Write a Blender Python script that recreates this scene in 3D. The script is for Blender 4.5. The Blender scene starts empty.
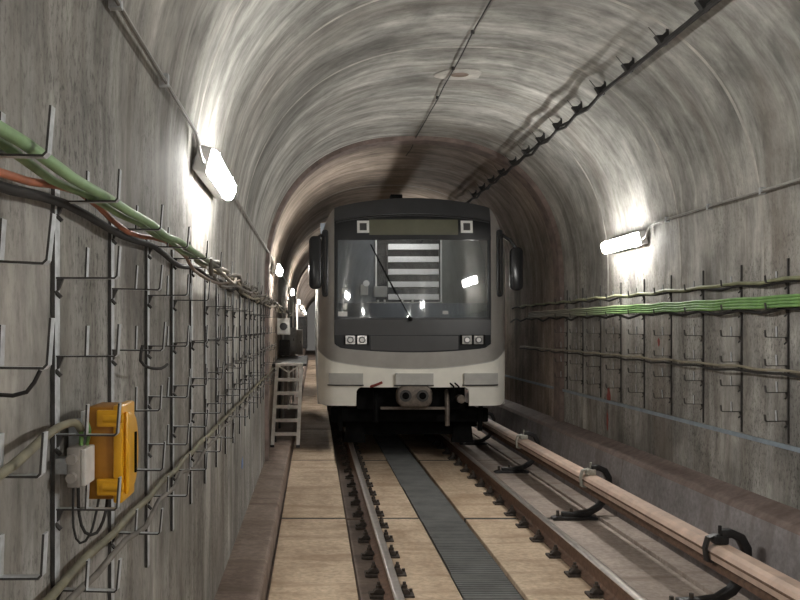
import bpy, bmesh, math, random
from mathutils import Vector, Matrix
random.seed(7)
PI = math.pi
SC = bpy.context.scene
COL = SC.collection

# ------------------------------------------------------------------ camera
CAMZ = 1.81
cam_d = bpy.data.cameras.new('camera')
cam_d.sensor_width = 36.0
cam_d.lens = 36.0 * 900 / 800
cam_d.shift_x = 86 / 800
cam_d.shift_y = 27 / 800
cam_d.clip_start = 0.05
cam = bpy.data.objects.new('camera', cam_d)
COL.objects.link(cam)
cam.location = (0, 0, CAMZ)
cam.rotation_euler = (PI / 2, 0, 0)
SC.camera = cam
# ------------------------------------------------------------------ world / exposure
w = bpy.data.worlds.new('world'); SC.world = w
w.use_nodes = True
w.node_tree.nodes['Background'].inputs[0].default_value = (0.55, 0.52, 0.48, 1)
w.node_tree.nodes['Background'].inputs[1].default_value = 0.05
SC.view_settings.view_transform = 'Standard'
SC.view_settings.look = 'None'
SC.view_settings.exposure = 2.1
SC.view_settings.gamma = 1.0
SC.view_settings.use_curve_mapping = False
LAMP_STRENGTH = 36.0
SC.cycles.max_bounces = 10
SC.cycles.diffuse_bounces = 6
SC.cycles.sample_clamp_indirect = 8.0

# tunnel section (metres, rail top z = 0, camera over x = 0)
XC, ZS, HA, HB, PW = 1.36, 2.38, 2.03, 2.02, 2.4
XL, XR = XC - HA, XC + HA
SLAB = -0.17
Y0, Y1 = -14.0, 78.0

# ------------------------------------------------------------------ materials
def new_mat(name):
    m = bpy.data.materials.new(name); m.use_nodes = True
    nt = m.node_tree
    return m, nt, nt.nodes['Principled BSDF']

def ramp(nt, pos_cols):
    r = nt.nodes.new('ShaderNodeValToRGB')
    e = r.color_ramp.elements
    while len(e) < len(pos_cols): e.new(0.5)
    for k, (p, c) in enumerate(pos_cols):
        e[k].position = p
        e[k].color = (c[0], c[1], c[2], 1) if not isinstance(c, (int, float)) else (c, c, c, 1)
    return r

def noise(nt, vec, scale, detail=4, rough=0.55, mapscale=None, dist=0.0):
    if mapscale is not None:
        mp = nt.nodes.new('ShaderNodeMapping')
        mp.inputs['Scale'].default_value = mapscale
        nt.links.new(vec, mp.inputs['Vector']); vec = mp.outputs[0]
    n = nt.nodes.new('ShaderNodeTexNoise')
    n.inputs['Scale'].default_value = scale
    n.inputs['Detail'].default_value = detail
    n.inputs['Roughness'].default_value = rough
    n.inputs['Distortion'].default_value = dist
    nt.links.new(vec, n.inputs['Vector'])
    return n.outputs[0]

def mixc(nt, fac, a, b, mode='MIX'):
    n = nt.nodes.new('ShaderNodeMix'); n.data_type = 'RGBA'; n.blend_type = mode
    if isinstance(fac, (int, float)): n.inputs[0].default_value = fac
    else: nt.links.new(fac, n.inputs[0])
    for sock, v in ((n.inputs[6], a), (n.inputs[7], b)):
        if isinstance(v, tuple): sock.default_value = (v[0], v[1], v[2], 1)
        else: nt.links.new(v, sock)
    return n.outputs[2]

def bump(nt, bsdf, h, strength, dist=0.01):
    b = nt.nodes.new('ShaderNodeBump')
    b.inputs['Strength'].default_value = strength
    b.inputs['Distance'].default_value = dist
    nt.links.new(h, b.inputs['Height']); nt.links.new(b.outputs[0], bsdf.inputs['Normal'])

def simple(name, col, rough=0.6, metal=0.0, var=0.25, scale=18.0, emis=None, bumpy=0.0, second=None, coat=0.0):
    """plain surface with procedural tonal variation"""
    m, nt, b = new_mat(name)
    geo = nt.nodes.new('ShaderNodeTexCoord')
    n = noise(nt, geo.outputs['Object'], scale, 5, 0.6)
    lo = tuple(c * (1 - var) for c in col)
    hi = second if second else tuple(min(1, c * (1 + var)) for c in col)
    r = ramp(nt, [(0.3, lo), (0.7, hi)])
    nt.links.new(n, r.inputs[0]); nt.links.new(r.outputs[0], b.inputs['Base Color'])
    b.inputs['Roughness'].default_value = rough
    b.inputs['Metallic'].default_value = metal
    b.inputs['Coat Weight'].default_value = coat
    if bumpy: bump(nt, b, n, bumpy, 0.004)
    if emis:
        b.inputs['Emission Color'].default_value = (*emis[0], 1)
        b.inputs['Emission Strength'].default_value = emis[1]
    return m

def lining_mat(name, S1, S2):
    """cast concrete: UV.x runs along the section (m), UV.y along the tunnel (m); S1, S2 = where the vault begins and ends"""
    m, nt, b = new_mat(name)
    uv0 = nt.nodes.new('ShaderNodeUVMap').outputs[0]
    # let the trowel streaks wander
    wn = nt.nodes.new('ShaderNodeTexNoise'); wn.inputs['Scale'].default_value = 0.55; wn.inputs['Detail'].default_value = 3
    nt.links.new(uv0, wn.inputs['Vector'])
    sub = nt.nodes.new('ShaderNodeVectorMath'); sub.operation = 'MULTIPLY_ADD'
    nt.links.new(wn.outputs['Color'], sub.inputs[0])
    sub.inputs[1].default_value = (0.0, 0.55, 0.0); nt.links.new(uv0, sub.inputs[2])
    uv = sub.outputs[0]
    sx = nt.nodes.new('ShaderNodeSeparateXYZ'); nt.links.new(uv0, sx.inputs[0])
    def smooth(a, b_):
        r = nt.nodes.new('ShaderNodeMapRange'); r.interpolation_type = 'SMOOTHSTEP'
        r.inputs['From Min'].default_value = a; r.inputs['From Max'].default_value = b_
        nt.links.new(sx.outputs[0], r.inputs['Value']); return r.outputs[0]
    def math2(op, a, b_):
        n = nt.nodes.new('ShaderNodeMath'); n.operation = op
        for k, v in enumerate((a, b_)):
            if isinstance(v, (int, float)): n.inputs[k].default_value = v
            else: nt.links.new(v, n.inputs[k])
        return n.outputs[0]
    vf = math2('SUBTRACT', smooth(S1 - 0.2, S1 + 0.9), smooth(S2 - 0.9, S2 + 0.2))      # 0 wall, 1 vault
    st = noise(nt, uv, 1.0, 5, 0.6, (0.45, 3.4, 1), 0.5)
    st2 = noise(nt, uv, 1.0, 5, 0.6, (1.2, 14.0, 1), 0.6)
    broad = noise(nt, uv0, 1.0, 4, 0.6, (0.5, 0.42, 1), 0.8)
    blotch = noise(nt, uv, 1.0, 5, 0.65, (1.5, 2.2, 1), 0.6)
    mott = noise(nt, uv0, 1.0, 5, 0.7, (5.0, 9.0, 2), 0.3)
    plank = noise(nt, uv0, 1.0, 1, 0.3, (0.10, 6.0, 1))
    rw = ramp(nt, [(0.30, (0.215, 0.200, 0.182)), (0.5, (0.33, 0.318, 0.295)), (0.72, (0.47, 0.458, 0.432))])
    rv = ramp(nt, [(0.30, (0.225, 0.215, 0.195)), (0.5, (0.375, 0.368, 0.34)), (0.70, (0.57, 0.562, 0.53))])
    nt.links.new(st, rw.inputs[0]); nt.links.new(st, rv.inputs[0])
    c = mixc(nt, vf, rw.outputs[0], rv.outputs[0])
    for src, pts in ((broad, [(0.34, 0.62), (0.5, 1.0), (0.66, 1.32)]), (blotch, [(0.32, 0.70), (0.5, 1.0), (0.68, 1.22)]), (mott, [(0.32, 0.74), (0.5, 1.0), (0.68, 1.18)]),
                     (st2, [(0.33, 0.84), (0.5, 1.0), (0.68, 1.12)])):
        r = ramp(nt, pts); nt.links.new(src, r.inputs[0]); c = mixc(nt, 1.0, c, r.outputs[0], 'MULTIPLY')
    rp = ramp(nt, [(0.4, (0.88, 0.86, 0.84)), (0.6, (1.06, 1.06, 1.06))]); nt.links.new(plank, rp.inputs[0])
    c2 = mixc(nt, 1.0, c, rp.outputs[0], 'MULTIPLY'); c = mixc(nt, vf, c2, c)
    lr = noise(nt, uv, 1.0, 4, 0.55, (0.25, 2.6, 7.7), 0.4)          # pale lime runs
    rl = ramp(nt, [(0.58, 0.0), (0.74, 0.6)]); nt.links.new(lr, rl.inputs[0])
    c = mixc(nt, rl.outputs[0], c, (0.60, 0.585, 0.55))
    br = noise(nt, uv, 1.0, 4, 0.55, (0.35, 1.2, 3.1), 0.5)          # brown seepage
    rr = ramp(nt, [(0.54, 0.0), (0.70, 0.6)]); nt.links.new(br, rr.inputs[0])
    c = mixc(nt, rr.outputs[0], c, (0.175, 0.145, 0.12))
    sp = noise(nt, uv0, 1.0, 5, 0.75, (26, 44, 1))                   # pores
    rs = ramp(nt, [(0.36, 0.30), (0.50, 1.0)]); nt.links.new(sp, rs.inputs[0])
    pat = noise(nt, uv0, 1.0, 2, 0.5, (1.1, 1.7, 4.0)); rpt = ramp(nt, [(0.38, 0.25), (0.58, 1.0)]); nt.links.new(pat, rpt.inputs[0])
    pf = math2('MULTIPLY', rpt.outputs[0], math2('SUBTRACT', 1.0, math2('MULTIPLY', vf, 0.8)))
    c = mixc(nt, pf, c, mixc(nt, 1.0, c, rs.outputs[0], 'MULTIPLY'))
    # the lining beyond the joint rib is browner and darker
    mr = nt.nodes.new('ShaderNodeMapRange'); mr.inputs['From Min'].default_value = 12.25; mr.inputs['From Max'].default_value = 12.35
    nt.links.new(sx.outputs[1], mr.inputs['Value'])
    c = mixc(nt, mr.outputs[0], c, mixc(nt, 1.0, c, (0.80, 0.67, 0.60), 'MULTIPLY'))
    nt.links.new(c, b.inputs['Base Color'])
    b.inputs['Roughness'].default_value = 0.75
    b.inputs['Specular IOR Level'].default_value = 0.3
    bump(nt, b, st2, 0.16, 0.01)
    return m

M = {}
M['ring'] = simple('reddish_joint', (0.19, 0.145, 0.128), 0.85, var=0.4, scale=6, bumpy=0.4)
M['seam'] = simple('lime_seam', (0.44, 0.42, 0.385), 0.8, var=0.35, scale=5)

def slab_mat(name, a, bcol, stain):
    m, nt, b = new_mat(name)
    pos = nt.nodes.new('ShaderNodeNewGeometry').outputs['Position']
    n1 = noise(nt, pos, 1.0, 6, 0.62, (2.6, 1.1, 2))
    n2 = noise(nt, pos, 1.0, 5, 0.65, (22, 22, 22))
    n3 = noise(nt, pos, 1.0, 4, 0.5, (1.2, 5.0, 1), 0.5)
    r = ramp(nt, [(0.3, a), (0.7, bcol)]); nt.links.new(n1, r.inputs[0])
    r2 = ramp(nt, [(0.3, 0.72), (0.65, 1.12)]); nt.links.new(n2, r2.inputs[0])
    c = mixc(nt, 1.0, r.outputs[0], r2.outputs[0], 'MULTIPLY')
    r3 = ramp(nt, [(0.50, 0.0), (0.72, 0.75)]); nt.links.new(n3, r3.inputs[0])
    c = mixc(nt, r3.outputs[0], c, stain)
    nt.links.new(c, b.inputs['Base Color'])
    b.inputs['Roughness'].default_value = 0.8
    b.inputs['Specular IOR Level'].default_value = 0.3
    bump(nt, b, n2, 0.25, 0.004)
    return m
M['slab'] = slab_mat('tan_slab', (0.40, 0.29, 0.195), (0.66, 0.525, 0.385), (0.30, 0.20, 0.13))
M['slab_right'] = slab_mat('dusty_slab', (0.34, 0.28, 0.24), (0.50, 0.42, 0.365), (0.25, 0.195, 0.16))
M['ledge'] = slab_mat('brown_ledge', (0.22, 0.165, 0.135), (0.35, 0.275, 0.23), (0.16, 0.115, 0.09))
M['bench'] = slab_mat('brown_bench', (0.155, 0.115, 0.10), (0.25, 0.195, 0.175), (0.12, 0.085, 0.07))
M['bench_face'] = slab_mat('grey_bench_face', (0.20, 0.185, 0.185), (0.36, 0.335, 0.335), (0.15, 0.125, 0.12))
M['bed'] = slab_mat('dark_bed', (0.13, 0.095, 0.075), (0.21, 0.16, 0.13), (0.08, 0.06, 0.05))
M['mat'] = simple('ribbed_rubber', (0.125, 0.127, 0.122), 0.6, var=0.3, scale=4)

M['bitumen'] = simple('bitumen_joint', (0.03, 0.024, 0.02), 0.85, var=0.4, scale=12)
M['galv'] = simple('galvanised_steel', (0.50, 0.52, 0.54), 0.5, 0.1, var=0.3, scale=30)
M['dark_steel'] = simple('dark_steel', (0.05, 0.047, 0.045), 0.6, 0.2, var=0.4, scale=25)
M['rust'] = simple('rusty_rail', (0.16, 0.095, 0.065), 0.75, 0.2, var=0.35, scale=22, bumpy=0.2)
M['railtop'] = simple('polished_rail', (0.55, 0.50, 0.46), 0.32, 0.8, var=0.15, scale=14)
M['fast'] = simple('greasy_fastener', (0.05, 0.038, 0.030), 0.65, 0.2, var=0.5, scale=40)
M['cover'] = simple('pink_beige_cover', (0.56, 0.41, 0.325), 0.55, var=0.22, scale=5)
M['bracket'] = simple('black_bracket', (0.018, 0.017, 0.017), 0.45, 0.2, var=0.4, scale=25)
M['insul'] = simple('grey_insulator', (0.36, 0.35, 0.30), 0.5, var=0.25, scale=25)
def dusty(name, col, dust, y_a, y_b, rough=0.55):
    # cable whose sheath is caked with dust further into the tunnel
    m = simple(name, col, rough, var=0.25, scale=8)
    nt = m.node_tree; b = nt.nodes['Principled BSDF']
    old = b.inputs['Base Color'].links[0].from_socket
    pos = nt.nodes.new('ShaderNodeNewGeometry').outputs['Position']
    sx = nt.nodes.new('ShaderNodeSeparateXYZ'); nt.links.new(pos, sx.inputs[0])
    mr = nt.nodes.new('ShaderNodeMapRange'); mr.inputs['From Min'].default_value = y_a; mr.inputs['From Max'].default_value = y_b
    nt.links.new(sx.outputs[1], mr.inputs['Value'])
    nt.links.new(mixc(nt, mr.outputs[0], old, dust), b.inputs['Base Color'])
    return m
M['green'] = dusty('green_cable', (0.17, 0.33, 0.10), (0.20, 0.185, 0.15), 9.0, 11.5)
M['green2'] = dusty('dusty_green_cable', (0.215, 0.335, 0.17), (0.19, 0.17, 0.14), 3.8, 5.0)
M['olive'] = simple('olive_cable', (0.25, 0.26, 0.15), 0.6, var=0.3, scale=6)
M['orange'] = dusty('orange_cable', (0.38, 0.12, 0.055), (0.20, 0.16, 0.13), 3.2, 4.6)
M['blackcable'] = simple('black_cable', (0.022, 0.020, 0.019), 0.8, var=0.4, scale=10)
M['beige'] = simple('beige_cable', (0.30, 0.27, 0.20), 0.6, var=0.3, scale=8)
M['grey_cable'] = simple('dusty_grey_cable', (0.17, 0.155, 0.135), 0.65, var=0.4, scale=6)
M['olive_brown'] = simple('olive_brown_cable', (0.20, 0.185, 0.125), 0.6, var=0.35, scale=9)
M['conduit'] = simple('grey_conduit', (0.40, 0.39, 0.37), 0.45, 0.2, var=0.2, scale=12)
M['lampbody'] = simple('lamp_housing', (0.50, 0.50, 0.49), 0.5, var=0.1)
M['lamp'] = simple('lamp_diffuser', (0.9, 0.9, 0.9), 0.4, var=0.02, emis=((1.0, 0.982, 0.94), LAMP_STRENGTH))
M['cabfill'] = simple('cab_fill_glow', (0.9, 0.9, 0.9), 0.4, var=0.02, emis=((1.0, 0.98, 0.95), 2.2))  # glow of the strip added inside the cab
M['yellow'] = simple('yellow_paint', (0.72, 0.36, 0.012), 0.38, var=0.12, scale=10)
M['yellow_dark'] = simple('shaded_yellow_paint', (0.40, 0.17, 0.012), 0.5, var=0.25, scale=10)  # same yellow with the shade of the case recess put into the colour
M['boxgrey'] = simple('grey_junction_box', (0.30, 0.275, 0.25), 0.55, var=0.18, scale=14)
M['white_box'] = simple('white_box', (0.62, 0.60, 0.57), 0.5, var=0.12)
M['alu'] = simple('aluminium', (0.66, 0.63, 0.59), 0.45, 0.2, var=0.2, scale=16)
M['blue'] = simple('blue_grey_paint', (0.24, 0.29, 0.34), 0.6, var=0.25, scale=8)
M['redpaint'] = simple('red_paint', (0.25, 0.05, 0.04), 0.7, var=0.35, scale=20)
M['bluepaint'] = simple('blue_paint', (0.12, 0.19, 0.36), 0.7, var=0.3, scale=20)
# train
M['t_white'] = simple('train_off_white', (0.84, 0.82, 0.745), 0.4, var=0.07, scale=3, coat=0.15)
M['t_grey'] = simple('train_warm_grey', (0.33, 0.315, 0.29), 0.38, 0.2, var=0.12, scale=3)
M['t_cap'] = simple('train_charcoal_roof', (0.048, 0.050, 0.053), 0.45, var=0.15, scale=3)
M['t_mask'] = simple('train_black_mask', (0.020, 0.021, 0.023), 0.22, var=0.15, scale=3)
M['t_band'] = simple('train_dark_band', (0.050, 0.050, 0.052), 0.4, var=0.12, scale=3)
M['t_pad'] = simple('train_grey_pad', (0.46, 0.455, 0.43), 0.5, var=0.1, scale=6)
M['t_display'] = simple('display_glass', (0.13, 0.13, 0.092), 0.2, var=0.15, scale=3)
M['t_black'] = simple('underframe_black', (0.005, 0.005, 0.005), 0.85, var=0.4, scale=10)
M['t_black'].node_tree.nodes['Principled BSDF'].inputs['Specular IOR Level'].default_value = 0.1
M['t_mark'] = simple('marker_white', (0.80, 0.80, 0.78), 0.4, var=0.05)
M['t_lens'] = simple('headlight_reflector', (0.75, 0.74, 0.72), 0.18, 0.8, var=0.1, scale=40)
M['t_cab'] = simple('cab_wall_blue_grey', (0.14, 0.16, 0.185), 0.5, var=0.12, scale=4)
M['t_cab2'] = simple('cab_wall_green_grey', (0.26, 0.275, 0.265), 0.5, var=0.12, scale=4)
M['t_louvre'] = simple('louvre_white', (0.95, 0.95, 0.95), 0.4, var=0.05)
M['t_side'] = simple('train_side_paint', (0.45, 0.44, 0.40), 0.45, var=0.08, scale=2)
M['coupler'] = simple('coupler_steel', (0.15, 0.125, 0.105), 0.55, 0.5, var=0.35, scale=16)
def glass_mat():
    m, nt, b = new_mat('windscreen_glass')
    out = nt.nodes['Material Output']; nt.nodes.remove(b)
    tr = nt.nodes.new('ShaderNodeBsdfTransparent'); tr.inputs[0].default_value = (0.965, 0.975, 0.98, 1)
    gl = nt.nodes.new('ShaderNodeBsdfGlossy'); gl.inputs['Roughness'].default_value = 0.03
    gl.inputs[0].default_value = (1, 1, 1, 1)
    fr = nt.nodes.new('ShaderNodeFresnel'); fr.inputs['IOR'].default_value = 1.75
    mx = nt.nodes.new('ShaderNodeMixShader')
    nt.links.new(fr.outputs[0], mx.inputs[0]); nt.links.new(tr.outputs[0], mx.inputs[1])
    nt.links.new(gl.outputs[0], mx.inputs[2]); nt.links.new(mx.outputs[0], out.inputs[0])
    return m
M['glass'] = glass_mat()

# ------------------------------------------------------------------ mesh helpers
class MB:
    def __init__(s): s.v = []; s.f = []
    def add(s, vs, fs):
        o = len(s.v); s.v += [tuple(p) for p in vs]; s.f += [tuple(i + o for i in f) for f in fs]; return s
    def box(s, c, d, rot=None):
        hx, hy, hz = (x / 2 for x in d)
        vs = [Vector((x, y, z)) for z in (-hz, hz) for y in (-hy, hy) for x in (-hx, hx)]
        if rot is not None: vs = [rot @ p for p in vs]
        vs = [p + Vector(c) for p in vs]
        return s.add(vs, [(0, 2, 3, 1), (4, 5, 7, 6), (0, 1, 5, 4), (2, 6, 7, 3), (0, 4, 6, 2), (1, 3, 7, 5)])
    def bbox(s, x0, x1, y0, y1, z0, z1):
        return s.box(((x0 + x1) / 2, (y0 + y1) / 2, (z0 + z1) / 2), (x1 - x0, y1 - y0, z1 - z0))
    def prism(s, poly, axis, a, b):
        """poly: 2D outline; axis 'x','y','z' extruded from a to b"""
        def P(p, t):
            return {'x': (t, p[0], p[1]), 'y': (p[0], t, p[1]), 'z': (p[0], p[1], t)}[axis]
        n = len(poly)
        vs = [P(p, a) for p in poly] + [P(p, b) for p in poly]
        fs = [tuple(range(n)), tuple(range(2 * n - 1, n - 1, -1))]
        fs += [(i, i + n, (i + 1) % n + n, (i + 1) % n) for i in range(n)]
        return s.add(vs, fs)
    def tube(s, pts, r, n=8):
        pts = [Vector(p) for p in pts]; k = len(pts)
        rr = r if isinstance(r, (list, tuple)) else [r] * k
        vs, fs, prev = [], [], None
        for i, p in enumerate(pts):
            t = (pts[min(i + 1, k - 1)] - pts[max(i - 1, 0)]).normalized()
            if prev is None:
                up = Vector((0, 0, 1)) if abs(t.z) < 0.9 else Vector((1, 0, 0))
                a = t.cross(up).normalized()
            else:
                a = (prev - t * prev.dot(t)).normalized()
            prev = a; b = t.cross(a)
            for j in range(n):
                an = 2 * PI * j / n
                vs.append(p + (a * math.cos(an) + b * math.sin(an)) * rr[i])
        for i in range(k - 1):
            for j in range(n):
                fs.append((i * n + j, i * n + (j + 1) % n, (i + 1) * n + (j + 1) % n, (i + 1) * n + j))
        fs.append(tuple(range(n - 1, -1, -1))); fs.append(tuple(range((k - 1) * n, k * n)))
        return s.add(vs, fs)
    def cyl(s, a, b, r, n=12): return s.tube([a, b], r, n)
    def strip(s, pts, wdir, width, thick):
        """flat bar following pts; width along wdir, thickness in the bending plane; one continuous solid"""
        pts = [Vector(p) for p in pts]; wd = Vector(wdir).normalized(); k = len(pts)
        vs, fs = [], []
        for i, p in enumerate(pts):
            t0 = (pts[i] - pts[i - 1]).normalized() if i else (pts[1] - pts[0]).normalized()
            t1 = (pts[i + 1] - pts[i]).normalized() if i < k - 1 else t0
            n0, n1 = t0.cross(wd), t1.cross(wd)
            nn = (n0 + n1); nn = nn.normalized() / max(0.4, math.sqrt((1 + n0.dot(n1)) / 2))
            for sw, st in ((-1, -1), (1, -1), (1, 1), (-1, 1)):
                vs.append(p + wd * (sw * width / 2) + nn * (st * thick / 2))
        for i in range(k - 1):
            for j in range(4):
                fs.append((i * 4 + j, i * 4 + (j + 1) % 4, i * 4 + 4 + (j + 1) % 4, i * 4 + 4 + j))
        fs.append((3, 2, 1, 0)); o = (k - 1) * 4; fs.append((o, o + 1, o + 2, o + 3))
        return s.add(vs, fs)
    def mesh(s, name, mat, smooth=None, bevel=0.0):
        me = bpy.data.meshes.new(name)
        me.from_pydata(s.v, [], s.f)
        bm = bmesh.new(); bm.from_mesh(me)
        bmesh.ops.recalc_face_normals(bm, faces=bm.faces)
        if bevel:
            es = [e for e in bm.edges if len(e.link_faces) == 2 and e.calc_face_angle(0) > 0.6]
            bmesh.ops.bevel(bm, geom=es, offset=bevel, segments=2, affect='EDGES', profile=0.5, clamp_overlap=True)
        bm.to_mesh(me); bm.free()
        for mm in (mat if isinstance(mat, (list, tuple)) else [mat]): me.materials.append(mm)
        if smooth:
            me.shade_smooth()
            me.set_sharp_from_angle(angle=math.radians(smooth))
        return me
    def build(s, name, mat, parent=None, smooth=None, bevel=0.0, loc=None):
        return link(name, s.mesh(name, mat, smooth, bevel), parent, loc)

def link(name, me, parent=None, loc=None, rot=None):
    o = bpy.data.objects.new(name, me); COL.objects.link(o)
    if parent is not None: o.parent = parent
    if loc is not None: o.location = loc
    if rot is not None: o.rotation_euler = rot
    return o

def tag(o, label, cat, group=None, kind=None):
    o['label'] = label; o['category'] = cat
    if group: o['group'] = group
    if kind: o['kind'] = kind
    return o
def thing(name, label, cat, loc=(0, 0, 0), group=None, rot=None):
    o = bpy.data.objects.new(name, None); COL.objects.link(o)
    o.empty_display_size = 0.05
    o.location = loc
    if rot: o.rotation_euler = rot
    return tag(o, label, cat, group)
def struct(o, label, cat):
    o['kind'] = 'structure'; return tag(o, label, cat)

ORD = ('first second third fourth fifth sixth seventh eighth ninth tenth eleventh twelfth thirteenth fourteenth '
       'fifteenth sixteenth seventeenth eighteenth nineteenth twentieth').split()
def ordw(i):
    if i < 20: return ORD[i]
    return ('twenty-' + ORD[i - 20]) if i < 29 else ('thirtieth' if i == 29 else 'thirty-' + ORD[i - 30])

# ------------------------------------------------------------------ tunnel lining
def arch_pt(th, grow=0.0):
    """th 0 = left springing, pi = right springing"""
    c, s_ = -math.cos(th), math.sin(th)
    x = math.copysign(abs(c) ** (2 / PW), c) * (HA + grow)
    return XC + x, ZS + abs(s_) ** (2 / PW) * (HB + grow)
def arch_x(z):
    """half width of the section at height z"""
    if z <= ZS: return HA
    return HA * (1 - min(1, (z - ZS) / HB) ** PW) ** (1 / PW)
NA = 56
ARC = [arch_pt(PI * i / NA) for i in range(NA + 1)]
ARC_O = [arch_pt(PI * i / NA, 0.3) for i in range(NA + 1)]

def lining(name, inner, outer, s0, mat):
    ys = [Y0 + (Y1 - Y0) * k / 24 for k in range(25)]
    n = len(inner); vs, fs, uvs = [], [], []
    acc = [s0]
    for i in range(1, n): acc.append(acc[-1] + math.hypot(inner[i][0] - inner[i - 1][0], inner[i][1] - inner[i - 1][1]))
    for y in ys: vs += [(p[0], y, p[1]) for p in inner]
    off = len(vs)
    for y in ys: vs += [(p[0], y, p[1]) for p in outer]
    for k in range(len(ys) - 1):
        for i in range(n - 1):
            a = k * n + i
            fs.append((a, a + 1, a + n + 1, a + n)); uvs.append([(acc[i], ys[k]), (acc[i + 1], ys[k]), (acc[i + 1], ys[k + 1]), (acc[i], ys[k + 1])])
            fs.append((off + a, off + a + n, off + a + n + 1, off + a + 1)); uvs.append([(0, 0)] * 4)
    for k in (0, len(ys) - 1):
        for i in range(n - 1):
            a = k * n + i; fs.append((a, off + a, off + a + 1, a + 1)); uvs.append([(acc[i], 0)] * 4)
    me = bpy.data.meshes.new(name); me.from_pydata(vs, [], fs)
    ul = me.uv_layers.new(name='UVMap')
    flat = [c for u in uvs for p in u for c in p]
    ul.data.foreach_set('uv', flat)
    me.materials.append(mat); me.shade_smooth(); me.set_sharp_from_angle(angle=math.radians(40))
    return link(name, me)

ZB = -0.5
ARC_LEN = sum(math.hypot(ARC[i + 1][0] - ARC[i][0], ARC[i + 1][1] - ARC[i][1]) for i in range(NA))
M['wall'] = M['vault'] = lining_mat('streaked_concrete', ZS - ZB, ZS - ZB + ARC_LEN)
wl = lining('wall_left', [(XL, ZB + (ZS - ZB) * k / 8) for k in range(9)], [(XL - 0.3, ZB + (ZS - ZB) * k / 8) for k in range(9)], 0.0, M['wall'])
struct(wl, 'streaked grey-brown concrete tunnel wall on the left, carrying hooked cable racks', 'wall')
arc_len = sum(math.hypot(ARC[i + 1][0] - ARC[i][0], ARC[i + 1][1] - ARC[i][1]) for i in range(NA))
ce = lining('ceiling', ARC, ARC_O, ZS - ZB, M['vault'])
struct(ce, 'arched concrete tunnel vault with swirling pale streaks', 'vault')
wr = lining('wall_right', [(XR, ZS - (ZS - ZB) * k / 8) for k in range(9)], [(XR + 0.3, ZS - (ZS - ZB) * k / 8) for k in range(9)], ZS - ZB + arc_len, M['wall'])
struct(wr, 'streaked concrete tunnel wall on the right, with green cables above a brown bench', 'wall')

def ring_mesh(y0, y1, depth, zlow, mat, name):
    """arch rib hugging the lining, standing proud by depth"""
    ins = [(XL, zlow + (ZS - zlow) * k / 3) for k in range(3)] + ARC + [(XR, ZS - (ZS - zlow) * (k + 1) / 3) for k in range(3)]
    def shrink(p):
        dx, dz = p[0] - XC, max(0, p[1] - ZS)
        f = 1 - depth / HA
        return (XC + dx * f, (ZS + dz * f) if p[1] > ZS else p[1])
    m_ = MB(); n = len(ins); vs = []
    for p in ins:
        q = shrink(p)
        vs += [(p[0], y0, p[1]), (q[0], y0 + 0.15 * (y1 - y0), q[1]), (q[0], y1 - 0.15 * (y1 - y0), q[1]), (p[0], y1, p[1])]
    fs = []
    for i in range(n - 1):
        for j in range(4):
            fs.append((i * 4 + j, i * 4 + (j + 1) % 4, i * 4 + 4 + (j + 1) % 4, i * 4 + 4 + j))
    fs += [(0, 1, 2, 3), tuple((n - 1) * 4 + j for j in (3, 2, 1, 0))]
    m_.add(vs, fs)
    return m_
for y in (4.9, 6.78, 8.3, 10.35, 16.4, 20.4, 24.4):
    ring_mesh(y, y + 0.04, 0.003, 1.9, None, '').build('joint_seam', M['seam'], ce, smooth=50)
for k, y in enumerate((12.2, 29.5)):
    o = ring_mesh(y, y + 0.42, 0.045, -0.1, None, '').build('trim_%d' % (k + 1), M['ring'], smooth=30)
    struct(o, ['rough reddish joint rib around the tunnel just before the train', 'rough reddish joint rib around the tunnel far beyond the train'][k], 'joint rib')

# grout plug on the crown
ang = [2 * PI * k / 20 for k in range(20)]
zp = 4.40
g = MB()
g.prism([(1.49 + 0.26 * math.cos(a) * (1 + 0.08 * math.sin(3 * a)), 9.2 + 0.20 * math.sin(a)) for a in ang], 'z', zp - 0.012, zp + 0.01)
g.build('grout_plug', M['seam'], ce, bevel=0.006, smooth=40)
g = MB(); g.prism([(1.49 + 0.09 * math.cos(a), 9.2 + 0.075 * math.sin(a)) for a in ang], 'z', zp - 0.016, zp)
g.build('grout_plug_core', M['wall'] if False else M['ledge'], ce, smooth=40)

# ------------------------------------------------------------------ floor
fl = MB().bbox(XL - 0.2, XR + 0.2, Y0, Y1, -0.6, SLAB - 0.045).build('floor', M['bed'])
struct(fl, 'dark track bed under the tan concrete slabs and rails', 'track bed')
JY = [9.33 + 4.07 * k for k in range(-4, 12)]
def slab_row(name, x0, x1, mat, zt=SLAB, jit=0.0):
    meshes = {}
    for k in range(len(JY) - 1):
        m_ = MB().bbox(x0, x1, 0.040, 4.030, SLAB - 0.06, zt)
        o = m_.build(name, mat, fl, bevel=0.006, loc=(random.uniform(-jit, jit), JY[k], random.uniform(-0.003, 0.003)))
slab_row('slab', -0.335, 0.325, M['slab'])
slab_row('track_strip', 0.34, 0.598, M['bed'], SLAB - 0.012)
slab_row('track_strip', 2.117, 2.248, M['bed'], SLAB - 0.012)
slab_row('slab', 0.60, 1.085, M['slab'], SLAB - 0.002)
slab_row("slab", 1.565, 2.115, M['slab'], SLAB - 0.002)
slab_row("slab", 2.25, 2.93, M['slab_right'], SLAB - 0.002)
slab_row('slab', 2.945, 3.20, M['slab_right'], SLAB + 0.02)
fill_me = {}
for xa_, xb_ in ((-0.335, 0.325), (0.60, 1.085), (1.565, 2.10), (2.235, 2.93)):
    for y_ in JY:
        MB().bbox(xa_, xb_, -0.05, 0.05, SLAB - 0.06, SLAB - 0.006).build('joint_filler', M['bitumen'], fl, loc=(0, y_, 0))
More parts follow.
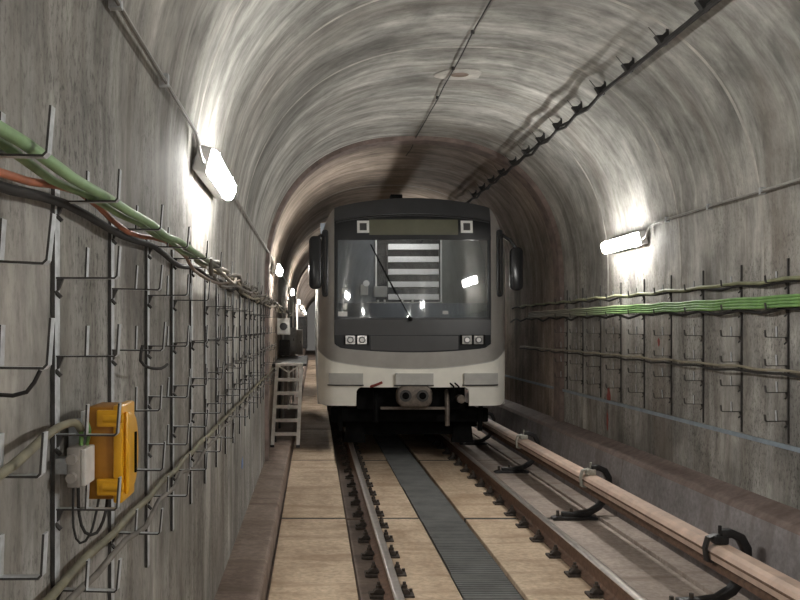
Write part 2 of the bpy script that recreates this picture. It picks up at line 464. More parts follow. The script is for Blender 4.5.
for k in range(len(JY) - 1):   # walkway kerb along the left wall
    m_ = MB().prism([(XL - 0.02, SLAB - 0.06), (-0.355, SLAB - 0.06), (-0.365, -0.045), (-0.385, -0.022), (XL - 0.02, -0.014)], 'y', 0.006, 4.064)
    m_.build('kerb_stone', M['ledge'], fl, bevel=0.006, loc=(0, JY[k], 0))
for k in range(len(JY) - 1):   # bench along the right wall
    m_ = MB().prism([(XR + 0.02, SLAB - 0.06), (3.12, SLAB - 0.06), (3.20, 0.435), (3.225, 0.475), (XR + 0.02, 0.54)], 'y', 0.004, 4.066)
    o = m_.build('bench_block', [M['bench'], M['bench_face']], fl, bevel=0.012, loc=(0, JY[k], 0))
    for p in o.data.polygons:
        if p.normal.x < -0.85: p.material_index = 1
# ribbed mats in the centre drain
def mat_mesh(L):
    n = int(L / 0.058); pts = []
    for k in range(n):
        y = k * L / n
        pts += [(y, SLAB - 0.042), (y + 0.012, SLAB - 0.018), (y + 0.030, SLAB - 0.018), (y + 0.042, SLAB - 0.042)]
    pts = pts + [(L, SLAB - 0.042), (L, SLAB - 0.055), (0, SLAB - 0.055)]
    m_ = MB(); n = len(pts); vs = [(x, p[0], p[1]) for x in (1.108, 1.538) for p in pts]
    top = len(pts) - 2
    fs = [(i, i + 1, n + i + 1, n + i) for i in range(n - 1)] + [(n - 1, 0, n, 2 * n - 1)]
    for o in (0, n):
        fs += [(o + i, o + i + 1, o + n - 2 if i > top // 2 else o + n - 1) for i in range(top - 1)]
        fs += [(o + top // 2 + 1, o + n - 2, o + n - 1)]
    return m_.add(vs, fs).mesh('ribbed_mat', M['mat'])
mm = mat_mesh(2.02)
for k in range(11):
    o = link('ribbed_mat', mm, None, (random.uniform(-0.008, 0.008), 1.2 + 2.035 * k, 0))
    tag(o, 'dark ribbed mat in the drain between the rails, %s from the near end' % ordw(k), 'mat', 'ribbed mats in the centre drain')

# running rails
def rail(x, label):
    r = thing('running_rail', label, 'rail', (x, 0, SLAB))
    prof = [(-0.066, 0.0), (0.066, 0.0), (0.066, 0.012), (0.022, 0.026), (0.010, 0.04), (0.010, 0.115), (0.034, 0.128), (0.036, 0.158),
            (-0.036, 0.158), (-0.034, 0.128), (-0.010, 0.115), (-0.010, 0.04), (-0.022, 0.026), (-0.066, 0.012)]
    MB().prism(prof, 'y', 0.2, 60).build('rail_body', M['rust'], r)
    MB().prism([(-0.036, 0.158), (0.036, 0.158), (0.033, 0.167), (0.022, 0.171), (-0.022, 0.171), (-0.033, 0.167)], 'y', 0.2, 60).build('rail_head', M['railtop'], r, smooth=60)
RLX, RRX = 0.572, 2.18
rail(RLX, 'rusty steel running rail with shiny head, left of the ribbed mat')
rail(RRX, 'rusty steel running rail with shiny head, right of the ribbed mat')

# rail fasteners
pl_me = MB().bbox(-0.165, 0.165, -0.07, 0.07, -0.012, 0.010).mesh('base_plate', M['fast'], bevel=0.004)
def clip_mesh():
    m_ = MB()
    m_.prism([(0.052, 0.014), (0.135, 0.008), (0.135, 0.028), (0.11, 0.05), (0.08, 0.05), (0.052, 0.032)], 'y', -0.034, 0.034)
    return m_.mesh('clip', M['fast'], bevel=0.005)
cl_me = clip_mesh()
bo_me = MB().cyl((0.095, 0, 0.045), (0.095, 0, 0.095), 0.013, 8).mesh('bolt', M['fast'])
nu_me = MB().cyl((0.095, 0, 0.048), (0.095, 0, 0.072), 0.024, 6).mesh('nut', M['fast'])
sp_me = MB().cyl((0.148, 0.045, 0.005), (0.148, 0.045, 0.03), 0.014, 6).mesh('screw_spike', M['fast'])
for x, side in ((RLX, 'left'), (RRX, 'right')):
    k = 0; y = 6.05
    while y < 18:
        f = thing('rail_fastener', 'greasy bolted clip plate under the %s rail, %s from the near end' % (side, ordw(k)), 'fastener',
                  (x, y + random.uniform(-0.02, 0.02), SLAB + 0.004), 'fasteners along the %s rail' % side)
        link('base_plate', pl_me, f)
        for rz in (0, PI):
            c = link('clip', cl_me, f, None, (0, 0, rz))
            link('bolt', bo_me, c); link('nut', nu_me, c); link('screw_spike', sp_me, f, None, (0, 0, rz))
        y += 0.575; k += 1

# ------------------------------------------------------------------ third rail
tr = thing('conductor_rail', 'covered conductor rail with pink-beige cover beside the brown bench', 'conductor rail', (2.85, 0, 0))
MB().prism([(-0.035, 0.10), (0.035, 0.10), (0.035, 0.135), (0.012, 0.15), (0.012, 0.19), (-0.012, 0.19), (-0.012, 0.15), (-0.035, 0.135)], 'y', 0.5, 45).build('conductor', M['rust'], tr)
BY = [6.32 - 2.95, 6.32, 9.27, 12.22, 15.17]
edges = [0.5] + [b + 0.05 for b in BY] + [30]
cprof = [(-0.075, 0.185), (-0.082, 0.235), (-0.060, 0.268), (-0.030, 0.288), (0.050, 0.290), (0.074, 0.268), (0.078, 0.185), (0.062, 0.185), (0.058, 0.262), (-0.050, 0.262), (-0.062, 0.185)]
for a, b_ in zip(edges[:-1], edges[1:]):
    c = MB().prism(cprof, 'y', a + 0.012, b_ - 0.012).build('cover', M['cover'], tr, loc=(random.uniform(-0.004, 0.004), 0, random.uniform(-0.004, 0.004)))
    MB().prism([(-0.0845, 0.228), (-0.077, 0.228), (-0.077, 0.242), (-0.0845, 0.242)], 'y', a + 0.015, b_ - 0.015).build('cover_seam', M['rust'], c)
blab = ['black curved bracket gripping the conductor rail nearest the camera', 'largest fully seen black curved bracket holding the conductor rail',
        'middle black curved bracket with its foot bolted beside the right rail', 'small curved bracket holding the conductor rail beside the train front',
        'curved conductor rail bracket in the dark beside the train']
for k, y in enumerate(BY):
    if k == 0: continue
    b_ = thing('conductor_rail_bracket', blab[k], 'bracket', (2.85, y, SLAB), 'conductor rail brackets')
    MB().prism([(-0.40, 0.0), (0.06, 0.0), (0.06, 0.03), (-0.36, 0.034), (-0.40, 0.02)], 'y', -0.06, 0.06).build('foot', M['bracket'], b_, bevel=0.006)
    arm = [(-0.30, 0, 0.045), (-0.15, 0, 0.05), (-0.02, 0, 0.07), (0.08, 0, 0.13), (0.15, 0, 0.22), (0.185, 0, 0.33), (0.18, 0, 0.43), (0.14, 0, 0.505), (0.07, 0, 0.535), (0.0, 0, 0.53)]
    MB().strip(arm, (0, 1, 0), 0.08, 0.058).build('curved_arm', M['bracket'], b_, bevel=0.008, smooth=50)
    MB().box((-0.005, 0, 0.49), (0.10, 0.10, 0.06)).build('insulator', M['insul'] if k != 1 else M['bracket'], b_, bevel=0.012)
    MB().strip([(-0.02, 0, 0.52), (-0.085, 0, 0.50), (-0.105, 0, 0.43), (-0.095, 0, 0.345), (-0.05, 0, 0.335)], (0, 1, 0), 0.06, 0.018).build('clamp', M['insul'] if k != 1 else M['bracket'], b_, bevel=0.003)
    for px_, pz in ((-0.34, 0.03), (-0.20, 0.05)):
        MB().cyl((px_, 0, pz), (px_, 0, pz + 0.06), 0.017, 8).build('bolt', M['fast'], b_)
    MB().cyl((0.0, 0, 0.53), (0.0, 0, 0.585), 0.013, 8).build('bolt', M['insul'] if k != 1 else M['bracket'], b_)

# ------------------------------------------------------------------ lamps
def rounded(w_, h_, r, n=4):
    pts = []
    for cx, cy, a0 in ((w_ / 2 - r, h_ / 2 - r, 0), (-w_ / 2 + r, h_ / 2 - r, PI / 2), (-w_ / 2 + r, -h_ / 2 + r, PI), (w_ / 2 - r, -h_ / 2 + r, 1.5 * PI)):
        for k in range(n + 1):
            a = a0 + PI / 2 * k / n; pts.append((cx + r * math.cos(a), cy + r * math.sin(a)))
    return pts
LZ = 2.72
# local frame: +x into the tunnel, y along it
house_me = MB().prism([(0.0, -0.07), (0.074, -0.07), (0.074, 0.07), (0.0, 0.07)], 'y', -0.54, 0.54).mesh('housing', M['lampbody'], bevel=0.008)
diff_me = MB().prism([(0.074, -0.066), (0.10, -0.062), (0.118, -0.042), (0.123, 0.0), (0.118, 0.042), (0.10, 0.062), (0.074, 0.066)], 'y', -0.53, 0.53).mesh('diffuser', M['lamp'], bevel=0.006, smooth=50)
latch_me = MB().box((0.085, 0, 0), (0.04, 0.02, 0.146)).mesh('latch', M['lampbody'])
plate_me = MB().prism([(0.012, -0.06), (0.012, 0.05), (-0.028, -0.055)], 'y', -0.02, 0.02).mesh('mount', M['galv'])
lab_l = {0: 'bright strip lamp on the left wall nearest the camera', 1: 'second bright lamp on the left wall, level with the train front', 2: 'third lamp along the left wall, beyond the train front',
         3: 'fourth small lamp glowing far along the left wall', 4: 'fifth tiny lamp glowing far along the left wall', 5: 'farthest tiny lamp along the left wall', 6: 'lamp at the far end of the left wall', -1: 'left wall strip lamp behind the camera'}
for side in ('left', 'right'):
    for k in range(-2, 7):
        y = (5.35 if side == 'left' else 9.6) + 8.8 * k
        if y < Y0 + 1: continue
        hx = arch_x(LZ)
        x = XC - hx + 0.026 if side == 'left' else XC + hx - 0.026
        if side == 'left': lab = lab_l.get(k, 'left wall strip lamp far behind the camera')
        else: lab = 'bright strip lamp on the right wall, right of the train' if k == 0 else ('right wall strip lamp hidden behind the train, %s in line' % ordw(k) if k > 0 else 'right wall strip lamp %s behind the camera' % ('just' if k == -1 else 'far'))
        L = thing('strip_lamp', lab, 'lamp', (x, y, LZ), 'tunnel strip lamps', (0, 0.25, 0 if side == 'left' else PI))
        link('housing', house_me, L); link('diffuser', diff_me, L)
        link('latch', latch_me, L, (0, -0.40, 0)); link('latch', latch_me, L, (0, 0.40, 0))
        link('mount', plate_me, L, (-0.012, -0.45, 0)); link('mount', plate_me, L, (-0.012, 0.45, 0))

# conduits feeding the lamps
def conduit(label, side, pts):
    c = thing('conduit', label, 'conduit')
    MB().tube(pts, 0.010, 8).build('pipe', M['conduit'], c, smooth=60)
    off = [(p[0] + (0.012 if side < 0 else -0.012), p[1], p[2] - 0.019) for p in pts[:-2]]
    MB().tube(off, 0.006, 6).build('wire', M['grey_cable'], c, smooth=60)
    y0 = min(p[1] for p in pts[:2]); ymax = max(p[1] for p in pts[:-3])
    y = y0 + 0.4
    while y < ymax:
        MB().box((pts[0][0], y, pts[0][2] - 0.006), (0.04, 0.03, 0.05)).build('clip', M['galv'], c); y += 0.9
xl = XC - arch_x(2.83) + 0.03; xr = XC + arch_x(2.83) - 0.03
conduit('thin grey conduit running down the left wall to the near lamp', -1,
        [(xl, 0.6, 2.83), (xl, 2.0, 2.835), (xl, 3.0, 2.825), (xl, 4.25, 2.83), (xl + 0.005, 4.60, 2.82), (xl + 0.01, 4.70, 2.78), (xl + 0.02, 4.74, 2.71), (xl + 0.03, 4.82, 2.69)])
conduit('thin pale conduit along the right wall to the bright lamp', 1,
        [(xr, 4.5, 2.83), (xr, 6.0, 2.825), (xr, 7.5, 2.83), (xr, 8.7, 2.83), (xr - 0.005, 8.9, 2.82), (xr - 0.01, 8.97, 2.78), (xr - 0.02, 8.99, 2.71), (xr - 0.03, 9.08, 2.69)])
for k in range(1, 5):
    y = 5.3 + 8.8 * k
    o = MB().tube([(xl, y - 8.0, 2.83), (xl, y - 1.1, 2.83), (xl + 0.01, y - 0.8, 2.80), (xl + 0.02, y - 0.66, 2.70)], 0.013, 6).build('conduit', M['conduit'])
    tag(o, 'grey conduit between lamps on the left wall, leading to the %s lamp' % ordw(k), 'conduit', 'lamp conduits')

# ------------------------------------------------------------------ cable racks
ROWS = (2.13, 1.935, 1.735, 1.535, 1.345, 1.14)
def edged(me):
    # faces turned along the tunnel get the dark material, the flats keep their own
    me.materials.append(M['dark_steel'])
    for p in me.polygons:
        if abs(p.normal.y) > 0.8: p.material_index = 1
    return me
def post_mesh(z0, z1, m, wd): return edged(MB().bbox(0.003, 0.013, -wd / 2, wd / 2, z0, z1).mesh('post', m))
post_l, post_r = post_mesh(0.86, 2.17, M['galv'], 0.045), post_mesh(0.98, 2.30, M['dark_steel'], 0.016)
# arm bends up into its end hook
arm_me = edged(MB().strip([(0.012, 0, 0), (0.162, 0, 0.0), (0.168, 0, 0.006), (0.173, 0, 0.082)], (0, 1, 0), 0.024, 0.0045).mesh('arm', M['galv']))
arm_b = edged(MB().strip([(0.012, 0, 0), (0.170, 0, -0.003), (0.177, 0, 0.004), (0.184, 0, 0.09)], (0, 1, 0), 0.024, 0.0045).mesh('arm', M['galv']))
prong_me = edged(MB().strip([(0.088, 0, 0.002), (0.091, 0, 0.078)], (0, 1, 0), 0.024, 0.0045).mesh('prong', M['galv']))
gus_me = MB().prism([(0.012, 0.0), (0.030, -0.002), (0.018, -0.03), (0.012, -0.035)], 'y', -0.006, 0.006).mesh('gusset', M['dark_steel'])
knob_me = MB().cyl((0.012, -0.014, -0.035), (0.027, -0.014, -0.05), 0.006, 6).mesh('bolt', M['dark_steel'])
arm_r = MB().strip([(0.012, 0, 0), (0.162, 0, 0.0), (0.168, 0, 0.006), (0.173, 0, 0.05)], (0, 1, 0), 0.022, 0.005).mesh('arm', M['dark_steel'])
def rack(x, y, side, label, rows):
    r = thing('cable_rack', label, 'cable rack', (x, y, 0), 'hooked racks on the %s wall' % side, (0, 0, 0 if side == 'left' else PI))
    link('post', post_l if side == 'left' else post_r, r)
    for z in rows:
        a = link('arm', (random.choice((arm_me, arm_me, arm_b)) if side == 'left' else arm_r), r, (0, random.uniform(-0.004, 0.004), z), (0, random.uniform(-0.02, 0.03), random.uniform(-0.03, 0.03)))
        link('prong', prong_me, a); link('gusset', gus_me, a); link('bolt', knob_me, a)
LY = [1.67 + 0.635 * k for k in range(17)]
for k, y in enumerate(LY):
    rows = [z for z in ROWS if random.random() > (0.2 if k > 5 else 0.05 if k > 3 else 0)]
    rack(XL, y, 'left', 'black post with upturned hooks on left wall, %s from the left edge' % ordw(k), rows)
RY = [6.42 + 0.70 * k for k in range(9)]
for k, y in enumerate(RY):
    rack(XR, y, 'right', 'black post with hooks on right wall, %s from the right edge' % ordw(k), ROWS)

# ------------------------------------------------------------------ cables
def smooth_path(keys, step=0.18):
    """Catmull-Rom through key points"""
    K = [Vector(k) for k in keys]; K = [2 * K[0] - K[1]] + K + [2 * K[-1] - K[-2]]
    out = []
    for i in range(1, len(K) - 2):
        n = max(2, int((K[i + 1] - K[i]).length / step))
        for j in range(n):
            t = j / n; p0, p1, p2, p3 = K[i - 1:i + 3]
            out.append(0.5 * ((2 * p1) + (p2 - p0) * t + (2 * p0 - 5 * p1 + 4 * p2 - p3) * t * t + (3 * p1 - p0 - 3 * p2 + p3) * t ** 3))
    out.append(K[-2]); return out
def cable(label, keys, r, mat, group=None, step=0.18, name='cable', n=8):
    o = MB().tube(smooth_path(keys, step), r, n).build(name, M[mat], smooth=60)
    return tag(o, label, 'cable', group)
def along(x, z, y0, y1, jx=0.01, sag=0.012, step=0.635, ph=0.0, seed=0, r=0.012):
    rnd = random.Random(seed); out = []; y = y0; i = 0
    while y < y1:
        out.append((x + rnd.uniform(-jx, jx), y, z + r + rnd.uniform(0, 0.006)))
        out.append((x + rnd.uniform(-jx, jx), y + step / 2, z + r - rnd.uniform(0.2, 1) * sag)); y += step
    return out
T = ROWS[0] + 0.004
G = 'cables on the left wall'
cable('thick green cable lying on the top hooks of the left wall', along(-0.535, T, 1.035, 5.4, 0.006, 0.010, seed=1, r=0.013) + [(-0.55, 5.7, T + 0.03), (-0.58, 6.3, T - 0.02), (-0.56, 7.0, T + 0.01)] + along(-0.57, T, 7.4, 14, 0.02, 0.03, seed=2), 0.013, 'green2', G)
cable('second green cable tucked behind the thick green one', along(-0.572, T, 1.035, 4.6, 0.006, 0.012, seed=3, r=0.010) + [(-0.54, 5.0, T), (-0.51, 5.7, T - 0.05), (-0.55, 6.4, T + 0.03)] + along(-0.54, T, 7.0, 15, 0.03, 0.05, seed=4), 0.010, 'green2', G)
cable('orange cable sagging under the green cables on the left wall', along(-0.602, T + 0.005, 1.035, 4.0, 0.008, 0.05, step=1.27, seed=5, r=0.01) + [(-0.60, 4.5, T - 0.04), (-0.56, 5.2, T - 0.07), (-0.52, 6.0, T - 0.02)] + along(-0.56, T, 6.6, 13, 0.03, 0.06, seed=6), 0.009, 'orange', G)
cable('black strand standing in for the shadow beneath the left green cables', along(-0.632, T - 0.02, 1.035, 13, 0.006, 0.045, step=1.27, seed=8, r=0.01), 0.012, 'blackcable', G)  # black tube added as the green cables' shadow on the wall
for k, (c, lab) in enumerate((('grey_cable', 'dusty grey cable twisting through the left bundle towards the train'), ('beige', 'pale beige cable looping highest in the twisted left bundle'), ('grey_cable', 'dusty grey cable drooping out of the twisted left bundle'))):
    rnd = random.Random(20 + k); keys = [(-0.56 + 0.02 * k, 3.9 + 0.3 * k, T + 0.02)]
    y = 4.6
    while y < 30:
        keys.append((-0.57 + rnd.uniform(-0.05, 0.05), y, T + 0.015 + rnd.uniform(-0.09, 0.04))); y += 0.6
    cable(lab, keys, 0.011, c, G)
B_ = ROWS[5] + 0.004
cable('upper of two beige cables on the lowest left hooks', along(-0.628, B_ + 0.012, 1.2, 16, 0.006, 0.008, seed=31, r=0.012), 0.012, 'olive_brown', G)
cable('lower of two beige cables on the lowest left hooks', along(-0.585, B_, 1.5, 16, 0.010, 0.03, seed=32, r=0.009), 0.009, 'grey_cable', G)
cable('thin cable resting on fourth row of left hooks towards the train', along(-0.60, ROWS[3], 5.6, 14, 0.012, 0.02, seed=33, r=0.008), 0.008, 'grey_cable', G)
# loose tails
cable('short loose wire tail dangling from a left wall hook', [(-0.56, 2.94, 1.75), (-0.565, 2.93, 1.70), (-0.55, 3.0, 1.675), (-0.535, 3.15, 1.665), (-0.53, 3.25, 1.675)], 0.005, 'blackcable', G, 0.04)
cable('wire wrapped under a hook at the left edge of the picture', [(-0.60, 1.66, 1.71), (-0.58, 1.66, 1.685), (-0.53, 1.66, 1.69), (-0.505, 1.66, 1.73)], 0.004, 'blackcable', G, 0.03)
# right wall
G = 'cables on the right wall'
xr_ = XR - 0.10
cable('pale green cable on the top hooks of the right wall', along(xr_, T, 4.9, 14, 0.012, 0.02, 0.70, seed=41, r=0.014), 0.014, 'olive', G)
cable('dark cable lying behind the pale green one on the right', along(xr_ + 0.035, T - 0.012, 4.9, 15, 0.012, 0.035, 0.70, seed=42, r=0.013), 0.013, 'blackcable', G)
R2 = ROWS[1] + 0.004
place = ['topmost', 'second from top', 'third from top', 'fourth from top']
for k in range(4):
    zz = R2 + 0.074 - 0.0225 * k
    cable('bright green cable in the right wall bundle, %s' % place[k], along(XR - 0.125 - 0.004 * k, zz, 4.9, 13.5, 0.004, 0.006, 0.70, seed=50, r=0.012), 0.0115, 'green', G)
cable('beige cable lying along the top of the green bundle', along(XR - 0.09, R2 + 0.09, 8.5, 13, 0.02, 0.01, 0.7, seed=57, r=0.01), 0.010, 'beige', G)
cable('black cable sagging beneath the green bundle on the right', along(XR - 0.09, R2 - 0.012, 4.9, 15, 0.01, 0.05, 0.70, seed=58, r=0.013), 0.013, 'blackcable', G)
R4 = ROWS[3] - 0.04
cable('beige cable on the middle hooks of the right wall', along(xr_, R4, 4.9, 14, 0.01, 0.012, 0.70, seed=61, r=0.01), 0.010, 'beige', G)
cable('dark thin cable just below the beige one on the right', along(xr_ - 0.015, R4 - 0.026, 4.9, 14, 0.01, 0.02, 0.70, seed=62, r=0.009), 0.009, 'blackcable', G)
o = MB().bbox(XR - 0.016, XR - 0.004, 3.5, 40, 0.935, 0.968).build('earthing_strip', M['blue'])
tag(o, 'flat blue-grey strip along the right wall above the bench', 'strip')

# crown wire
rnd = random.Random(3)
keys = []
y = 3.0
while y < 14:
    keys.append((1.385 + rnd.uniform(-0.012, 0.012), y, 4.375 + rnd.uniform(-0.008, 0.008))); y += 0.55
cable('thin black wire clipped along the crown of the vault', keys, 0.007, 'blackcable', None, 0.15, 'wire', 6)
for yy in (7.86, 8.96, 10.1):
    MB().box((1.385, yy, 4.385), (0.03, 0.025, 0.03)).build('wire_clip', M['dark_steel'], ce)

# vault cable on hangers (right of the crown)
HX, HZ = 2.63, 3.96
HY = [5.35 + 0.73 * k for k in range(14)]
def hanger(k, y):
    h = thing('cable_hanger', 'black hook hanger on the vault cable, %s from the top of the picture' % ordw(k), 'hanger', (HX, y, HZ), 'hangers of the vault cable')
    zt = ZS + HB * (1 - min(1, abs(HX + 0.03 - XC) / HA) ** PW) ** (1 / PW) - HZ + 0.01
    MB().prism([(-0.055, 0.05), (0.0, -0.03), (0.035, -0.02), (0.05, 0.03), (0.045, 0.10), (0.0, 0.055)], 'y', -0.028, 0.028).build('hook', M['bracket'], h, bevel=0.004)
    MB().tube([(0.035, 0, 0.05), (0.045, 0, zt)], 0.009, 6).build('rod', M['bracket'], h)
    MB().tube([(-0.04, 0, 0.05), (-0.10, 0, 0.12)], 0.003, 5).build('stay', M['bracket'], h)
for k, y in enumerate(HY): hanger(k, y)
def vault_cable(dx, dz, seed):
    rnd = random.Random(seed); out = []
    for k, y in enumerate([4.4] + HY + [16, 17]):
        out.append((HX + dx, y, HZ + dz))
        s_ = 0.0 if y < 8.2 else rnd.uniform(0.0, 0.055)
        out.append((HX + dx + rnd.uniform(-0.01, 0.01), y + 0.36, HZ + dz - s_))
    return out[:-1]
cable('upper black cable strung from hangers under the vault', vault_cable(0.02, 0.012, 5), 0.016, 'blackcable', 'vault cables')
cable('lower black cable strung from hangers under the vault', vault_cable(-0.012, -0.03, 6), 0.015, 'blackcable', 'vault cables')

# ------------------------------------------------------------------ yellow telephone box + junction box on the left wall
yb = thing('call_box', 'yellow metal call box with bulged door on the left wall hooks', 'call box', (-0.60, 2.37, 1.355))
# local: x out from the wall, y along, z up (box 0.26 high)
MB().bbox(0.0, 0.075, 0.0, 0.15, 0.0, 0.245).build('case', M['yellow_dark'], yb, bevel=0.008, smooth=40)
MB().bbox(0.073, 0.098, -0.012, 0.15, -0.008, 0.25).build('flange', M['yellow'], yb, bevel=0.006, smooth=40)
door = MB()
prof = []
for k in range(17):
    a = PI * k / 16; prof.append((0.02 + 0.12 * math.sin(a) ** 0.6 * 0.98, 0.123 - 0.105 * math.cos(a)))
dp = [(0.0, 0.012)] + [(p[0], p[1]) for p in prof] + [(0.0, 0.234)]
door.prism([(p[0], p[1]) for p in dp], 'x', 0.098, 0.112)
d = door.build('door', M['yellow'], yb, bevel=0.010, smooth=60)
MB().bbox(0.111, 0.117, 0.075, 0.088, 0.06, 0.17).build('handle_slot', M['t_black'], d)
for z in (0.035, 0.215):
    MB().cyl((0.048, -0.01, z), (0.100, -0.012, z), 0.012, 8).build('hinge', M['yellow'], yb, smooth=50)
    MB().bbox(0.03, 0.09, -0.016, 0.0, z - 0.022, z + 0.022).build('lug', M['yellow'], yb, bevel=0.004)
MB().bbox(-0.006, 0.0, -0.03, 0.21, 0.18, 0.235).build('mounting_plate', M['galv'], yb)
MB().bbox(-0.06, 0.0, 0.05, 0.15, 0.04, 0.20).build('wall_mount', M['galv'], yb)

jb = thing('junction_box', 'small grey junction box with two round knobs beside yellow box', 'junction box', (-0.622, 2.26, 1.405))
MB().bbox(0.0, 0.034, 0.0, 0.10, 0.0, 0.102).build('case', M['boxgrey'], jb, bevel=0.005, smooth=40)
MB().bbox(0.034, 0.048, 0.004, 0.098, 0.004, 0.098).build('lid', M['white_box'], jb, bevel=0.004)
for z in (0.028, 0.074):
    MB().cyl((0.016, 0.0, z), (0.016, -0.022, z), 0.013, 10).build('gland', M['boxgrey'], jb, smooth=50)
MB().bbox(-0.05, 0.0, 0.03, 0.07, 0.03, 0.07).build('wall_mount', M['galv'], jb)
G = 'wires of the yellow box'
cable('beige cable rising over a hook into the junction box', [(-0.53, 1.1, 1.535), (-0.545, 1.45, 1.55), (-0.565, 1.68, 1.549), (-0.585, 1.95, 1.57), (-0.60, 2.12, 1.575), (-0.60, 2.26, 1.57), (-0.598, 2.31, 1.545)], 0.010, 'olive_brown', G, 0.06)
cable('short green wire entering the junction box from above', [(-0.598, 2.30, 1.56), (-0.596, 2.305, 1.535), (-0.598, 2.31, 1.505)], 0.006, 'green', G, 0.01)
cable('second short green wire bent into the junction box top', [(-0.583, 2.31, 1.567), (-0.58, 2.325, 1.54), (-0.588, 2.33, 1.505)], 0.005, 'green', G, 0.01)
cable('black wire looping below the junction box to yellow box', [(-0.603, 2.30, 1.41), (-0.60, 2.30, 1.33), (-0.585, 2.30, 1.285), (-0.565, 2.34, 1.275), (-0.553, 2.39, 1.32), (-0.552, 2.42, 1.415)], 0.0042, 'blackcable', G, 0.02)
cable('thinner black wire loop hanging lowest under the junction box', [(-0.612, 2.29, 1.41), (-0.612, 2.29, 1.30), (-0.595, 2.29, 1.26), (-0.575, 2.32, 1.28), (-0.568, 2.38, 1.36), (-0.57, 2.42, 1.415)], 0.0032, 'blackcable', G, 0.02)

# ------------------------------------------------------------------ ladder and far equipment
ld = thing('step_ladder', 'short aluminium ladder standing on walkway by the left wall', 'ladder', (-0.44, 13.7, -0.02))
lean = 0.06
for sx in (-1, 1):
    MB().strip([(sx * 0.195, 0, 0), (sx * 0.185 + lean, 0.16, 1.27)], (1, 0, 0), 0.052, 0.07).build('side_rail', M['alu'], ld)
    MB().box((sx * 0.195, 0, 0.02), (0.06, 0.09, 0.04)).build('foot', M['bracket'], ld)
for k in range(5):
    z = 0.20 + 0.205 * k; f = z / 1.27
    MB().box((lean * f, 0.16 * f, z), (0.375 - 0.02 * f, 0.075, 0.048)).build('step', M['alu'], ld)
MB().box((lean * 0.98, 0.16, 1.255), (0.40, 0.09, 0.04)).build('top_bar', M['alu'], ld)
for sx in (-1, 1):
    MB().strip([(lean * 0.9 + sx * 0.165, 0.15, 1.235), (lean * 0.88, 0.145, 1.13)], (0, 1, 0), 0.03, 0.022).build('brace', M['alu'], ld)
MB().strip([(0.05, 0.13, 1.0), (0.06, 0.15, 1.15)], (1, 0, 0), 0.016, 0.02).build('centre_bar', M['alu'], ld)
# service shelf behind the ladder
sh = thing('service_platform', 'dark narrow service platform behind the ladder top', 'platform', (-0.38, 16.2, 0))
MB().bbox(-0.28, 0.26, -2.0, 2.0, 1.19, 1.23).build('deck', M['dark_steel'], sh)
for x in (-0.24,):
    for y in (-1.9, 0, 1.9): MB().bbox(x - 0.02, x + 0.02, y - 0.02, y + 0.02, -0.02 if x < 0 else SLAB, 1.19).build('leg', M['dark_steel'], sh)
def cabinet(label, loc, dim, mat, dial=False):
    c = thing('equipment_cabinet', label, 'cabinet', loc, 'equipment on the left wall beyond the ladder')
    MB().bbox(0, dim[0], 0, dim[1], 0, dim[2]).build('case', mat, c, bevel=0.01)
    MB().bbox(0.02, dim[0] - 0.02, -0.012, 0.0, 0.02, dim[2] - 0.02).build('panel', mat, c, bevel=0.004)
    if dial:
        MB().cyl((dim[0] / 2, -0.012, dim[2] / 2), (dim[0] / 2, -0.03, dim[2] / 2), min(dim[0], dim[2]) * 0.3, 14).build('dial', M['t_band'], c)
    MB().box((dim[0] - 0.05, -0.015, dim[2] * 0.5), (0.015, 0.02, 0.05)).build('handle', M['dark_steel'], c)
cabinet('white wall cabinet with round dial above the ladder', (XL + 0.003, 16.3, 1.67), (0.23, 0.3, 0.30), M['white_box'], True)
cabinet('dark cabinet under the white dial cabinet', (XL, 17.4, 1.26), (0.20, 0.3, 0.30), M['dark_steel'])
cabinet('dark tall cabinet behind the white dial cabinet', (XL, 18.6, 1.3), (0.30, 0.3, 0.5), M['boxgrey'])
cabinet('grey cabinet far along the left wall', (XL, 21.5, 1.15), (0.40, 0.4, 0.6), M['boxgrey'])
cabinet('dark cabinet farthest along the left wall', (XL, 25.5, 1.2), (0.48, 0.5, 0.9), M['dark_steel'])
for k in range(4):
    o = MB().tube([(XL + 0.05 + 0.06 * k, 18.0 + 1.8 * k, 0.0), (XL + 0.05 + 0.06 * k, 18.0 + 1.8 * k, 2.4)], 0.022, 8).build('riser_pipe', M['white_box'])
    tag(o, 'pale vertical pipe by the far left cabinets, %s from the camera' % ordw(k), 'pipe', 'pipes by the far cabinets')

# painted marks on the walls (flat paint)
def blob(name, mat, wall, x, y, z, ry, rz_, seed, s):
    rnd = random.Random(seed)
    pts = [(y + ry * math.cos(a) * rnd.uniform(0.55, 1.1), z + rz_ * math.sin(a) * rnd.uniform(0.55, 1.1)) for a in [2 * PI * k / 14 for k in range(14)]]
    MB().prism(pts, 'x', x, x + s * 0.002).build(name, mat, wall)
blob('red_paint_mark', M['redpaint'], wr, XR, 8.85, 1.66, 0.035, 0.05, 1, -1)
blob('red_paint_mark', M['redpaint'], wr, XR, 10.35, 1.02, 0.07, 0.12, 2, -1)
blob('red_paint_mark', M['redpaint'], wr, XR, 10.40, 0.72, 0.035, 0.14, 3, -1)
blob('blue_paint_mark', M['bluepaint'], wl, XL, 8.4, 0.54, 0.14, 0.06, 4, 1)

